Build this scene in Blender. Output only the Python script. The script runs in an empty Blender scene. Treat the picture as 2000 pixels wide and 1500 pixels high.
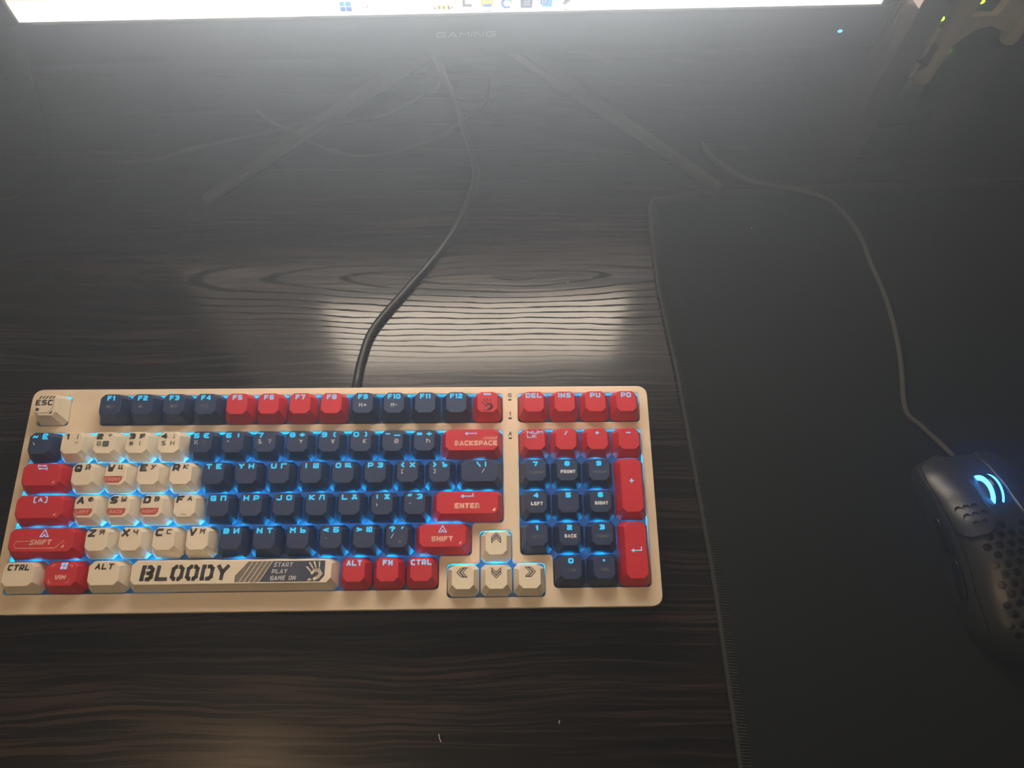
import bpy, bmesh, math, random
from mathutils import Vector, Matrix
random.seed(7)
S = bpy.context.scene
COL = S.collection
MM = 0.001

# ---------------------------------------------------------------- camera
cam_data = bpy.data.cameras.new('camera')
cam_data.sensor_fit = 'HORIZONTAL'; cam_data.sensor_width = 36.0; cam_data.lens = 27.0
cam_data.clip_start = 0.01; cam_data.clip_end = 50
camera = bpy.data.objects.new('camera', cam_data); COL.objects.link(camera)
RC = ((0.99966, 0.00635, -0.02517), (-0.01659, 0.90213, -0.43114), (0.01997, 0.43141, 0.90194))
cm = Matrix(RC).to_4x4(); cm.translation = Vector((0.0896, -0.2032, 0.4717))
camera.matrix_world = cm
S.camera = camera

# ---------------------------------------------------------------- world, lamps, exposure
S.view_settings.view_transform = 'Standard'; S.view_settings.look = 'None'
S.view_settings.gamma = 1.0; S.view_settings.use_curve_mapping = False
S.view_settings.exposure = 0.0
world = bpy.data.worlds.new('world'); S.world = world; world.use_nodes = True
wn = world.node_tree; wn.nodes['Background'].inputs['Color'].default_value = (0.02, 0.02, 0.02, 1)
GLARE_HAZE = 0.9  # haze volume added to imitate veiling lens glare from the bright screen
wv = wn.nodes.new('ShaderNodeVolumeScatter')
wv.inputs['Color'].default_value = (0.68, 0.82, 1.0, 1); wv.inputs['Density'].default_value = GLARE_HAZE
wv.inputs['Anisotropy'].default_value = 0.86
wn.links.new(wv.outputs[0], wn.nodes['World Output'].inputs['Volume'])

def area_lamp(name, loc, target, sx, sy, power, color):
    l = bpy.data.lights.new(name, 'AREA'); l.shape = 'RECTANGLE'; l.size = sx; l.size_y = sy
    l.energy = power; l.color = color
    o = bpy.data.objects.new(name, l); COL.objects.link(o); o.location = loc
    o.rotation_euler = (Vector(target) - Vector(loc)).to_track_quat('-Z', 'Y').to_euler()
    return o
area_lamp('ceiling_lamp', (-0.55, -0.75, 2.1), (0.1, 0, 0), 1.0, 0.8, 35.0, (1.0, 0.90, 0.74))
area_lamp('ambient_side_lamp', (1.3, -1.3, 1.5), (0.1, 0, 0), 0.9, 1.1, 5.0, (0.85, 0.92, 1.0))  # cool area lamp added for room ambience from the near right

# ---------------------------------------------------------------- materials
def new_mat(name):
    m = bpy.data.materials.new(name); m.use_nodes = True
    return m, m.node_tree, m.node_tree.nodes['Principled BSDF']
def plastic(name, col, rough=0.5, noise=0.06, spec=0.5, scale=900, bump=0.05, metal=0.0, trans=0.0):
    m, nt, b = new_mat(name)
    tc = nt.nodes.new('ShaderNodeTexCoord'); nz = nt.nodes.new('ShaderNodeTexNoise')
    nz.inputs['Scale'].default_value = scale; nz.inputs['Detail'].default_value = 2
    nt.links.new(tc.outputs['Object'], nz.inputs['Vector'])
    mx = nt.nodes.new('ShaderNodeMix'); mx.data_type = 'RGBA'
    mx.inputs['A'].default_value = tuple(c * (1 - noise) for c in col) + (1,)
    mx.inputs['B'].default_value = tuple(min(1, c * (1 + noise)) for c in col) + (1,)
    nt.links.new(nz.outputs['Fac'], mx.inputs['Factor']); nt.links.new(mx.outputs['Result'], b.inputs['Base Color'])
    bp = nt.nodes.new('ShaderNodeBump'); bp.inputs['Strength'].default_value = bump; bp.inputs['Distance'].default_value = 0.0002
    nt.links.new(nz.outputs['Fac'], bp.inputs['Height']); nt.links.new(bp.outputs['Normal'], b.inputs['Normal'])
    b.inputs['Roughness'].default_value = rough; b.inputs['Specular IOR Level'].default_value = spec
    b.inputs['Metallic'].default_value = metal
    if trans: b.inputs['Transmission Weight'].default_value = trans
    return m
def glow(name, col, strength, base=(0.02, 0.02, 0.02)):
    m, nt, b = new_mat(name)
    b.inputs['Base Color'].default_value = base + (1,)
    b.inputs['Emission Color'].default_value = tuple(col) + (1,); b.inputs['Emission Strength'].default_value = strength
    b.inputs['Roughness'].default_value = 0.6
    return m

M = {}
M['case'] = plastic('cream_case_plastic', (0.75, 0.63, 0.49), 0.42, 0.02)
M['cream'] = plastic('cream_key_plastic', (0.77, 0.69, 0.56), 0.5, 0.03)
M['navy'] = plastic('navy_key_plastic', (0.024, 0.042, 0.115), 0.5, 0.08, scale=1500)
M['red'] = plastic('red_key_plastic', (0.56, 0.018, 0.035), 0.5, 0.05)
M['plate'] = plastic('dark_plate_metal', (0.10, 0.13, 0.20), 0.45, 0.05)
M['switch'] = plastic('clear_switch_plastic', (0.55, 0.62, 0.7), 0.3, 0.03)
M['led'] = glow('blue_key_led', (0.0, 0.42, 1.0), 150.0)
M['lit'] = glow('backlit_legend_cyan', (0.02, 0.56, 1.0), 1.35)
M['litred'] = glow('backlit_legend_pale', (0.42, 0.66, 1.0), 0.95)
M['ink'] = plastic('dark_grey_ink', (0.055, 0.060, 0.070), 0.6)
M['dim'] = plastic('dim_grey_ink', (0.16, 0.165, 0.185), 0.6)
M['grey'] = plastic('pale_grey_ink', (0.60, 0.63, 0.70), 0.6)
M['white'] = plastic('white_ink', (0.9, 0.9, 0.92), 0.6)
M['salmon'] = plastic('salmon_ink', (0.88, 0.52, 0.44), 0.6)
M['tagred'] = plastic('red_ink', (0.48, 0.075, 0.06), 0.6)
M['maroon'] = plastic('maroon_ink', (0.11, 0.008, 0.014), 0.6)
M['spacebar_navy'] = plastic('spacebar_navy_ink', (0.055, 0.070, 0.115), 0.6)
M['spacebar_grey'] = plastic('spacebar_grey_ink', (0.20, 0.18, 0.16), 0.6)
M['greenink'] = plastic('green_grey_ink', (0.10, 0.13, 0.12), 0.6)
M['black'] = plastic('black_plastic', (0.012, 0.012, 0.013), 0.42)
M['blackgloss'] = plastic('glossy_black_plastic', (0.010, 0.011, 0.012), 0.12)
M['cable'] = plastic('black_rubber_cable', (0.016, 0.015, 0.015), 0.42, 0.1)
M['mouse'] = plastic('matte_black_mouse_plastic', (0.020, 0.022, 0.021), 0.36)
M['indicator'] = plastic('dark_indicator_window', (0.03, 0.025, 0.015), 0.3)
M['chin'] = plastic('monitor_bezel_plastic', (0.02, 0.02, 0.021), 0.4)
M['stand_metal'] = plastic('dark_grey_stand_metal', (0.045, 0.040, 0.034), 0.45)
M['white_plastic'] = plastic('white_plastic', (0.80, 0.75, 0.55), 0.5)
M['paper'] = plastic('pale_paper', (0.8, 0.72, 0.7), 0.8)
M['wall'] = plastic('dark_painted_wall', (0.10, 0.10, 0.095), 0.9, 0.05, scale=40)
M['lint'] = plastic('white_lint', (0.75, 0.75, 0.72), 0.9)

def wood(name, dark, light, pores=1.0):
    m, nt, b = new_mat(name); L = nt.links
    def N(t, **k):
        n = nt.nodes.new(t)
        for a, v in k.items(): n.inputs[a].default_value = v
        return n
    def mth(op, a=None, c=None, d=None):
        n = nt.nodes.new('ShaderNodeMath'); n.operation = op
        for i, v in enumerate((a, c, d)):
            if v is None: continue
            if isinstance(v, (int, float)): n.inputs[i].default_value = v
            else: L.new(v, n.inputs[i])
        return n.outputs[0]
    tc = N('ShaderNodeTexCoord')
    sep = N('ShaderNodeSeparateXYZ'); L.new(tc.outputs['Object'], sep.inputs[0])
    # slow wandering of the grain
    mp = N('ShaderNodeMapping'); mp.inputs['Scale'].default_value = (5, 12, 5); L.new(tc.outputs['Object'], mp.inputs['Vector'])
    n1 = N('ShaderNodeTexNoise', Scale=1.0, Detail=3.0, Roughness=0.5); L.new(mp.outputs[0], n1.inputs['Vector'])
    w = mth('MULTIPLY', mth('SUBTRACT', n1.outputs['Fac'], 0.5), 0.022)
    yy = mth('ADD', sep.outputs['Y'], w)
    # cathedral centred behind the keyboard
    dx = mth('MULTIPLY', mth('SUBTRACT', sep.outputs['X'], 0.105), 0.085)
    dy = mth('SUBTRACT', yy, 0.108)
    r = mth('SQRT', mth('ADD', mth('MULTIPLY', dx, dx), mth('MULTIPLY', dy, dy)))
    fm = N('ShaderNodeMapping'); fm.inputs['Scale'].default_value = (60, 900, 60); L.new(tc.outputs['Object'], fm.inputs['Vector'])
    n2 = N('ShaderNodeTexNoise', Scale=1.0, Detail=3.0, Roughness=0.6); L.new(fm.outputs[0], n2.inputs['Vector'])
    r2 = mth('ADD', r, mth('MULTIPLY', mth('SUBTRACT', n2.outputs['Fac'], 0.5), 0.0016))
    s = mth('SINE', mth('MULTIPLY', r2, 2 * math.pi / 0.0046))
    ring = N('ShaderNodeMapRange'); L.new(s, ring.inputs['Value']); ring.inputs['From Min'].default_value = 0.62; ring.inputs['From Max'].default_value = 1.0
    fade = N('ShaderNodeMapRange'); L.new(r, fade.inputs['Value']); fade.inputs['From Min'].default_value = 0.035; fade.inputs['From Max'].default_value = 0.075; fade.inputs['To Min'].default_value = 1.0; fade.inputs['To Max'].default_value = 0.12
    ringv = mth('MULTIPLY', ring.outputs[0], fade.outputs[0])
    # fine long streaks
    sm = N('ShaderNodeMapping'); sm.inputs['Scale'].default_value = (9, 420, 9)
    cmb = N('ShaderNodeCombineXYZ'); L.new(sep.outputs['X'], cmb.inputs['X']); L.new(yy, cmb.inputs['Y']); L.new(sep.outputs['Z'], cmb.inputs['Z'])
    L.new(cmb.outputs[0], sm.inputs['Vector'])
    n3 = N('ShaderNodeTexNoise', Scale=1.0, Detail=5.0, Roughness=0.65); L.new(sm.outputs[0], n3.inputs['Vector'])
    st = N('ShaderNodeMapRange'); L.new(n3.outputs['Fac'], st.inputs['Value']); st.inputs['From Min'].default_value = 0.42; st.inputs['From Max'].default_value = 0.66
    bm_ = N('ShaderNodeMapping'); bm_.inputs['Scale'].default_value = (3, 60, 3); L.new(cmb.outputs[0], bm_.inputs['Vector'])
    n4 = N('ShaderNodeTexNoise', Scale=1.0, Detail=2.0); L.new(bm_.outputs[0], n4.inputs['Vector'])
    bf = N('ShaderNodeMapRange'); L.new(n4.outputs['Fac'], bf.inputs['Value']); bf.inputs['From Min'].default_value = 0.35; bf.inputs['From Max'].default_value = 0.7
    f = mth('MULTIPLY', st.outputs[0], mth('MULTIPLY_ADD', bf.outputs[0], 0.75, 0.25))
    f = mth('MULTIPLY', f, mth('MULTIPLY_ADD', ringv, -0.7 * pores, 1.0))
    mx = N('ShaderNodeMix'); mx.data_type = 'RGBA'; L.new(f, mx.inputs['Factor'])
    mx.inputs['A'].default_value = dark + (1,); mx.inputs['B'].default_value = light + (1,)
    L.new(mx.outputs['Result'], b.inputs['Base Color'])
    rough = mth('ADD', mth('MULTIPLY_ADD', ringv, 0.45 * pores, 0.12), mth('MULTIPLY', st.outputs[0], 0.08))
    L.new(rough, b.inputs['Roughness'])
    L.new(mth('MULTIPLY_ADD', ringv, -0.38 * pores, 0.5), b.inputs['Specular IOR Level'])
    h = mth('MULTIPLY', ringv, -0.6 * pores)
    bp = N('ShaderNodeBump', Strength=0.05, Distance=0.0002); L.new(h, bp.inputs['Height']); L.new(bp.outputs['Normal'], b.inputs['Normal'])
    return m
M['wood'] = wood('dark_wenge_wood', (0.005, 0.0040, 0.0038), (0.066, 0.041, 0.034))
M['board'] = wood('brown_wenge_edge', (0.055, 0.042, 0.032), (0.064, 0.049, 0.038), 0.0)

def fabric(name, col):
    m, nt, b = new_mat(name)
    tc = nt.nodes.new('ShaderNodeTexCoord'); v = nt.nodes.new('ShaderNodeTexNoise'); v.inputs['Scale'].default_value = 1400
    v.inputs['Detail'].default_value = 2
    nt.links.new(tc.outputs['Object'], v.inputs['Vector'])
    r = nt.nodes.new('ShaderNodeMix'); r.data_type = 'RGBA'
    r.inputs['A'].default_value = tuple(c * .5 for c in col) + (1,); r.inputs['B'].default_value = tuple(c * 1.5 for c in col) + (1,)
    nt.links.new(v.outputs['Fac'], r.inputs['Factor']); nt.links.new(r.outputs['Result'], b.inputs['Base Color'])
    bp = nt.nodes.new('ShaderNodeBump'); bp.inputs['Strength'].default_value = 0.4; bp.inputs['Distance'].default_value = 0.0003
    nt.links.new(v.outputs['Fac'], bp.inputs['Height']); nt.links.new(bp.outputs['Normal'], b.inputs['Normal'])
    b.inputs['Roughness'].default_value = 0.9; b.inputs['Specular IOR Level'].default_value = 0.25
    return m
M['mat'] = fabric('black_cloth_mat', (0.0065, 0.0085, 0.0088))
M['thread'] = fabric('black_thread', (0.035, 0.036, 0.034))
M['braid'] = fabric('grey_braided_sleeve', (0.060, 0.060, 0.058))

# ---------------------------------------------------------------- helpers
def link(name, mesh, parent=None, mats=()):
    o = bpy.data.objects.new(name, mesh); COL.objects.link(o)
    for m in mats: mesh.materials.append(m)
    if parent is not None: o.parent = parent
    return o
def obj(name, bm, mat, parent=None, smooth=False):
    me = bpy.data.meshes.new(name); bm.to_mesh(me); bm.free()
    if smooth:
        for p in me.polygons: p.use_smooth = True
    return link(name, me, parent, [mat])
def thing(name, label, cat, loc=(0, 0, 0), rot=(0, 0, 0), group=None):
    o = bpy.data.objects.new(name, None); COL.objects.link(o); o.location = loc; o.rotation_euler = rot
    o.empty_display_size = 0.02
    return tag(o, label, cat, group)
def tag(o, label, cat, group=None):
    o['label'] = label; o['category'] = cat
    if group: o['group'] = group
    return o
def box(bm, x0, x1, y0, y1, z0, z1, bevel=0.0, seg=2):
    r = bmesh.ops.create_cube(bm, size=1.0)
    for v in r['verts']:
        v.co = Vector(((x0 + x1) / 2 + v.co.x * (x1 - x0), (y0 + y1) / 2 + v.co.y * (y1 - y0), (z0 + z1) / 2 + v.co.z * (z1 - z0)))
    if bevel:
        es = list({e for v in r['verts'] for e in v.link_edges})
        bmesh.ops.bevel(bm, geom=es, offset=bevel, segments=seg, affect='EDGES', profile=0.5)
    return bm
def round_poly(pts, r, seg=4):
    out = []; n = len(pts)
    for i in range(n):
        a, b, c = (Vector(pts[(i + k) % n]) for k in (-1, 0, 1))
        u = (a - b); v = (c - b); d = min(r, u.length * .45, v.length * .45)
        p0 = b + u.normalized() * d; p1 = b + v.normalized() * d
        for k in range(seg + 1):
            t = k / seg; out.append(tuple(p0 * (1 - t) ** 2 + b * 2 * t * (1 - t) + p1 * t ** 2))
    return out
def slab(loops, z0, z1, bevel=0.0):
    """flat plate with holes from closed 2D loops (first one outside)"""
    cu = bpy.data.curves.new('tmp', 'CURVE'); cu.dimensions = '2D'; cu.fill_mode = 'BOTH'
    for lp in loops:
        s = cu.splines.new('POLY'); s.points.add(len(lp) - 1)
        for q, p in zip(s.points, lp): q.co = (p[0], p[1], 0, 1)
        s.use_cyclic_u = True
    cu.extrude = (z1 - z0) / 2 - bevel; cu.bevel_depth = bevel; cu.bevel_resolution = 1; cu.offset = -bevel
    o = bpy.data.objects.new('tmp', cu); COL.objects.link(o)
    dg = bpy.context.evaluated_depsgraph_get(); dg.update()
    me = bpy.data.meshes.new_from_object(o.evaluated_get(dg))
    me.transform(Matrix.Translation((0, 0, (z0 + z1) / 2)))
    bpy.data.objects.remove(o); bpy.data.curves.remove(cu)
    me.materials.clear()
    return me
def catmull(pts, n=8):
    P = [Vector(p) for p in pts]; P = [P[0] * 2 - P[1]] + P + [P[-1] * 2 - P[-2]]; out = []
    for i in range(1, len(P) - 2):
        for k in range(n):
            t = k / n
            out.append(0.5 * ((2 * P[i]) + (P[i + 1] - P[i - 1]) * t + (2 * P[i - 1] - 5 * P[i] + 4 * P[i + 1] - P[i + 2]) * t * t + (3 * P[i] - P[i - 1] - 3 * P[i + 1] + P[i + 2]) * t ** 3))
    out.append(P[-2]); return out
def tube(bm, pts, r, sides=10, cap=True, rf=None):
    rings = []; up = Vector((0, 0, 1))
    for i, p in enumerate(pts):
        d = (pts[min(i + 1, len(pts) - 1)] - pts[max(i - 1, 0)]).normalized()
        a = d.cross(up)
        if a.length < 1e-4: a = d.cross(Vector((1, 0, 0)))
        a.normalize(); b = a.cross(d).normalized(); rr = r if rf is None else rf(i)
        rings.append([bm.verts.new(p + (a * math.cos(2 * math.pi * k / sides) + b * math.sin(2 * math.pi * k / sides)) * rr) for k in range(sides)])
    for A, B in zip(rings, rings[1:]):
        for k in range(sides): bm.faces.new((A[k], A[(k + 1) % sides], B[(k + 1) % sides], B[k]))
    if cap: bm.faces.new(rings[0][::-1]); bm.faces.new(rings[-1])
    bmesh.ops.recalc_face_normals(bm, faces=bm.faces[:])
    return bm
def lathe(bm, prof, seg=20, M4=None):
    rings = []
    for r, z in prof:
        rings.append([bm.verts.new((r * math.cos(2 * math.pi * k / seg), r * math.sin(2 * math.pi * k / seg), z)) for k in range(seg)])
    for A, B in zip(rings, rings[1:]):
        for k in range(seg): bm.faces.new((A[k], A[(k + 1) % seg], B[(k + 1) % seg], B[k]))
    bm.faces.new(rings[0][::-1]); bm.faces.new(rings[-1])
    if M4: bmesh.ops.transform(bm, matrix=M4, verts=[v for R in rings for v in R])
    return bm

# ---------------------------------------------------------------- lettering: angular strokes on a 4 x 6 grid
G = {
'A': '00 26 40;12 32', 'B': '00 06 36 45 44 33 03;33 42 41 30 00', 'C': '46 16 05 01 10 40', 'D': '00 06 36 45 41 30 00',
'E': '46 06 00 40;03 33', 'F': '46 06 00;03 33', 'G': '46 16 05 01 10 40 43 23', 'H': '06 00;46 40;03 43', 'I': '06 00',
'J': '46 41 30 10 01', 'K': '06 00;46 03 40', 'L': '06 00 40', 'M': '00 06 23 46 40', 'N': '00 06 40 46',
'O': '16 36 45 41 30 10 01 05 16', 'P': '00 06 36 45 43 32 02', 'Q': '16 36 45 41 30 10 01 05 16;22 40', 'R': '00 06 36 45 43 32 02;22 40',
'S': '46 16 05 04 13 33 42 41 30 00', 'T': '06 46;26 20', 'U': '06 01 10 30 41 46', 'V': '06 20 46', 'W': '06 10 23 30 46',
'X': '06 40;00 46', 'Y': '06 23 46;23 20', 'Z': '06 46 00 40', '0': '16 36 45 41 30 10 01 05 16', '1': '05 16 10',
'2': '06 36 45 44 33 13 02 00 40', '3': '06 36 45 44 33 13;33 42 41 30 00', '4': '36 02 42;34 30', '5': '46 06 03 33 42 41 30 00',
'6': '46 16 05 01 10 30 41 42 33 03', '7': '06 46 20', '8': '16 36 45 44 33 13 04 05 16;13 02 01 10 30 41 42 33',
'9': '43 13 04 05 16 36 45 41 30 00', '!': '06 02;00 01', '?': '05 16 36 45 44 23 22;20 21', '"': '16 04;36 24', "'": '16 04',
':': '04 05;01 02', ';': '04 05;12 00', '.': '00 01', ',': '11 00', '#': '10 16;30 36;02 42;04 44', '$': '46 16 05 04 13 33 42 41 30 00;26 20',
'€': '46 16 05 01 10 40;03 33', '%': '00 46;06 05;41 40', '^': '03 26 43', '&': '40 05 16 26 24 01 10 20 42', '*': '21 25;03 43;12 34;14 32',
'(': '26 15 11 20', ')': '06 15 11 00', '-': '03 33', '_': '00 40', '=': '02 42;04 44', '+': '03 43;21 25', '{': '26 15 14 03 12 11 20',
'}': '06 15 14 23 12 11 00', '[': '26 06 00 20', ']': '06 26 20 00', '\\': '06 30', '/': '00 36', '|': '06 00', '<': '45 03 41', '>': '05 43 01',
'~': '02 14 32 44', '¥': '06 23 46;23 20;12 32', '№': '00 06 20 26;34 54 56 36 34;32 52', '@': '31 11 03 06 46 42 22 24 44',
'Ё': '46 06 00 40;03 33;18 17;38 37', 'Й': '06 00 46 40;18 38', 'Ц': '06 01 41;36 31;41 40', 'У': '06 23;46 10 00', 'Г': '00 06 46',
'Ш': '06 00 40 46;26 20', 'Щ': '06 01 51 50;26 21;46 41', 'З': '06 36 45 44 33 13;33 42 41 30 00', 'Ъ': '06 16 10 30 41 42 33 13',
'Ф': '26 20;15 35 44 42 31 11 02 04 15', 'Ы': '06 00 20 31 32 23 03;46 40', 'П': '00 06 46 40', 'Л': '00 01 16 46 40',
'Д': '00 01 41 40;11 16 36 31', 'Ж': '20 26;06 23 00;46 23 40', 'Э': '06 36 45 41 30 00;23 43', 'Я': '40 46 16 05 04 13 43;23 00',
'Ч': '06 04 13 43;46 40', 'И': '06 00 46 40', 'Ь': '06 00 30 41 42 33 03', 'Б': '46 06 00 30 41 42 33 03', 'Ю': '06 00;03 23;26 46 40 20 26',
'Ө': '16 36 45 41 30 10 01 05 16;03 43', 'ә': '05 16 36 45 41 30 10 01 03 43', 'h': '06 00;04 34 43 40', 'Ұ': '06 23 46;23 20;12 32',
'o': '04 44 40 00 04', 'm': '00 04 44 40;24 20', 'e': '02 42 44 04 00 40', 'p': '00 04 44 41 01', 'g': '41 01 04 44 40 00', 'u': '04 00 40 44',
'n': '00 04 44 40', 'd': '46 40 00 04 44', 'i': '03 00;05 06', 's': '44 04 02 42 40 00', 'l': '06 00 20', 'и': '04 00 44 40', 'с': '44 04 00 40',
'к': '04 00;44 02 40', ' ': '',
'b': '06 00 30 41 42 33 03'}

class Print:
    """flat legend mesh: quads and polygons with one material slot per colour"""
    def __init__(s): s.v = []; s.f = []; s.m = []; s.mats = []
    def slot(s, mat):
        m = M[mat]
        if m not in s.mats: s.mats.append(m)
        return s.mats.index(m)
    def poly(s, pts, mat, z=0.0):
        k = s.slot(mat); a = sum(p[0] * q[1] - q[0] * p[1] for p, q in zip(pts, pts[1:] + pts[:1]))
        if a < 0: pts = pts[::-1]
        i = len(s.v); s.v += [(p[0], p[1], z) for p in pts]; s.f.append(tuple(range(i, i + len(pts)))); s.m.append(k)
    def line(s, pts, w, mat, butt=False, z=0.0, closed=False):
        if closed: pts = list(pts) + [pts[0]]
        n = len(pts) - 1
        for i in range(n):
            a = Vector(pts[i]); b = Vector(pts[i + 1]); d = (b - a)
            if d.length < 1e-7: continue
            d.normalize(); q = Vector((-d.y, d.x)) * w / 2; e = d * w * 0.42
            a2 = a - (e if not (butt and i == 0) else Vector((0, 0))); b2 = b + (e if not (butt and i == n - 1) else Vector((0, 0)))
            s.poly([tuple(a2 - q), tuple(b2 - q), tuple(b2 + q), tuple(a2 + q)], mat, z)
    def text(s, t, cx, cy, h, mat, w=0.75, cw=None, gap=None, slant=0.0, stencil=False, left=False, z=0.0):
        """h = full letter height, centred on cx, cy, millimetres"""
        cw = cw or h * 0.86; gap = gap if gap is not None else h * 0.25
        ux = (cw - w) / 4; uy = (h - w) / 6; adv = []
        for c in t:
            g = G.get(c, ''); xs = [int(q[0]) for q in g.replace(';', ' ').split()] or [0]
            adv.append((max(xs) * ux + w) if c != ' ' else cw * .6)
        tot = sum(adv) + gap * (len(t) - 1); x = cx if left else cx - tot / 2
        for c, a in zip(t, adv):
            g = G.get(c, '')
            for st in g.split(';'):
                pts = [(int(q[0]), int(q[1])) for q in st.split()]
                pp = []
                for gx, gy in pts:
                    X = x + w / 2 + gx * ux; Y = cy - h / 2 + w / 2 + gy * uy
                    pp.append((X + slant * (Y - cy), Y))
                if pp: s.line(pp, w, mat, z=z)
            if stencil and c in 'BOD':
                gx = w / 2 + (2 if c == 'O' else 1.35) * ux
                for a_, b_ in ((-h * .56, -h / 2 + w * 1.05), (h / 2 - w * 1.05, h * .56)) + (((-w * .6, w * .6),) if c == 'B' else ()):
                    s.line([(x + gx + slant * a_, cy + a_), (x + gx + slant * b_, cy + b_)], .55, 'cream', butt=True, z=z + .03)
            x += a + gap
    def build(s, name, parent, scale=MM):
        me = bpy.data.meshes.new(name)
        me.from_pydata([(a * scale, b * scale, c * scale) for a, b, c in s.v], [], s.f)
        for m in s.mats: me.materials.append(m)
        me.polygons.foreach_set('material_index', s.m); me.update()
        o = bpy.data.objects.new(name, me); COL.objects.link(o)
        if parent is not None: o.parent = parent
        return o

def hand_mark(p, cx, cy, k, mat):
    """splayed hand print: four fingers and a hooked palm, k = half size"""
    T = lambda pts: [(cx + x * k, cy + y * k) for x, y in pts]
    for pts in ([(-1.0, .45), (-.86, .52), (-.38, -.02), (-.48, -.1)], [(-.72, .9), (-.56, .95), (-.12, .28), (-.24, .22)],
                [(-.22, 1.02), (-.02, 1.02), (.16, .36), (.04, .32)], [(.38, .98), (.54, .98), (.52, .36), (.42, .36)]):
        p.poly(T(pts), mat)
    arc = [(-.30, -.22), (-.04, .06), (.40, .10), (.66, -.30), (.40, -.62), (.0, -.86)]
    wid = [.26, .30, .36, .36, .36, .26]
    for i in range(len(arc) - 1): p.line(T([arc[i], arc[i + 1]]), (wid[i] + wid[i + 1]) / 2 * k, mat)
    p.poly(T([(-.78, -1.0), (-.62, -.78), (-.34, -.82), (-.30, -.95), (-.52, -1.02)]), mat)

# ---------------------------------------------------------------- the setting
bm = bmesh.new(); box(bm, -0.85, 0.95, -0.36, 0.66, -0.028, 0.0, 0.0015)
desk = obj('desk', bm, M['wood']); tag(desk, 'dark wenge desk top with fine wood grain under the keyboard', 'desk')
bm = bmesh.new(); box(bm, -1.6, 1.8, 0.68, 0.72, -0.74, 1.6)
o = obj('wall_back', bm, M['wall']); o['kind'] = 'structure'
bm = bmesh.new(); box(bm, -1.6, 1.8, -1.4, 0.72, -0.76, -0.74)
o = obj('floor', bm, M['wall']); o['kind'] = 'structure'
for i, (x, y) in enumerate(((-0.80, -0.30), (0.86, -0.30), (-0.80, 0.60), (0.86, 0.60))):
    bm = bmesh.new(); box(bm, x - .025, x + .025, y - .025, y + .025, -0.74, -0.028, .002)
    l = obj('leg', bm, M['board'], desk)

# upright side board of the desk
bm = bmesh.new(); box(bm, 0.3513, 0.3686, 0.1998, 0.66, 0.0, 0.52, 0.0006)
o = obj('upright_board', bm, M['board']); tag(o, 'brown wooden upright board standing on the desk right of the monitor', 'board')
# paper on the board's near edge
bm = bmesh.new()
vs = [bm.verts.new(p) for p in ((0.3508, .2004, .1535), (0.3508, .2002, .172), (0.3508, .222, .172), (0.3508, .2125, .1500 + .001))]
f = bm.faces.new(vs); r = bmesh.ops.extrude_face_region(bm, geom=[f])
bmesh.ops.translate(bm, verts=[v for v in r['geom'] if isinstance(v, bmesh.types.BMVert)], vec=(-.0004, 0, 0)); bmesh.ops.recalc_face_normals(bm, faces=bm.faces[:])
o = obj('paper_slip', bm, M['paper']); tag(o, 'small pale paper slip stuck on the upright board', 'paper')

# ---------------------------------------------------------------- mouse mat
matpts = [(0.2112, 0.177), (0.2100, 0.140), (0.2104, 0.100), (0.2135, 0.060), (0.2162, 0.033), (0.2190, -0.016), (0.2215, -0.070), (0.2235, -0.110),
          (0.2242, -0.160), (0.2250, -0.215), (0.2255, -0.300), (0.62, -0.300), (0.62, 0.203), (0.512, 0.1975), (0.362, 0.1905), (0.26, 0.184)]
ml = round_poly(matpts, 0.008)
mouse_mat = thing('mouse_mat', 'large black cloth mouse mat with stitched edge right of the keyboard', 'mouse mat')
me = slab([ml], 0.0, 0.003, 0.0008); link('cloth', me, mouse_mat, [M['mat']])
# stitched rim: a welt plus slanted thread loops
loop = [Vector((x, y, 0)) for x, y in ml]; loop.append(loop[0].copy())
bm = bmesh.new(); tube(bm, [p + Vector((0, 0, .0021)) for p in loop], 0.0017, 8)
link_w = obj('edge_welt', bm, M['thread'], mouse_mat, True)
bm = bmesh.new(); ctr = Vector((.42, -.05, 0)); acc = 0.0
for a, b in zip(loop, loop[1:]):
    L_ = (b - a).length; d = (b - a).normalized() if L_ > 1e-9 else Vector((1, 0, 0)); nrm = Vector((-d.y, d.x, 0))
    if (ctr - a).dot(nrm) < 0: nrm = -nrm
    while acc < L_:
        p = a + d * acc; acc += 0.0016
        if p.y < -0.235 or p.x > 0.60: continue
        q0 = p - nrm * .0016 + Vector((0, 0, .0016)); q1 = p + nrm * .0012 + d * .0004 + Vector((0, 0, .0042)); q2 = p + nrm * .0056 + d * .0009 + Vector((0, 0, .0032))
        tube(bm, [q0, q1, q2], 0.00045, 4)
    acc -= L_
o = obj('stitching', bm, M['thread'], mouse_mat); o['kind'] = 'stuff'

# ---------------------------------------------------------------- monitor
mon = thing('monitor', 'wide black monitor with a lit white taskbar on its bright screen', 'monitor', (-0.20163, 0.20836, 0.134), (0, 0, math.radians(2.2487)))
W_, H_ = 544.8, 306.0
def mbox(name, x0, x1, y0, y1, z0, z1, mat, bev=0.0, parent=mon):
    bm = bmesh.new(); box(bm, x0 * MM, x1 * MM, y0 * MM, y1 * MM, z0 * MM, z1 * MM, bev * MM); return obj(name, bm, mat, parent)
mbox('back_shell', -6, W_ + 6, 5, 38, -30, H_ + 8, M['black'], 3)
mbox('lower_bezel', -8, W_ + 8, -2.0, 5, -32, -0.4, M['chin'], 1.0)
mbox('side_bezel', -8, -0.4, -2.0, 5, -0.4, H_ + 9, M['chin'], 0.8)
mbox('side_bezel', W_ + 0.4, W_ + 6, -2.0, 5, -0.4, H_ + 9, M['chin'], 0.8)
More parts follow.
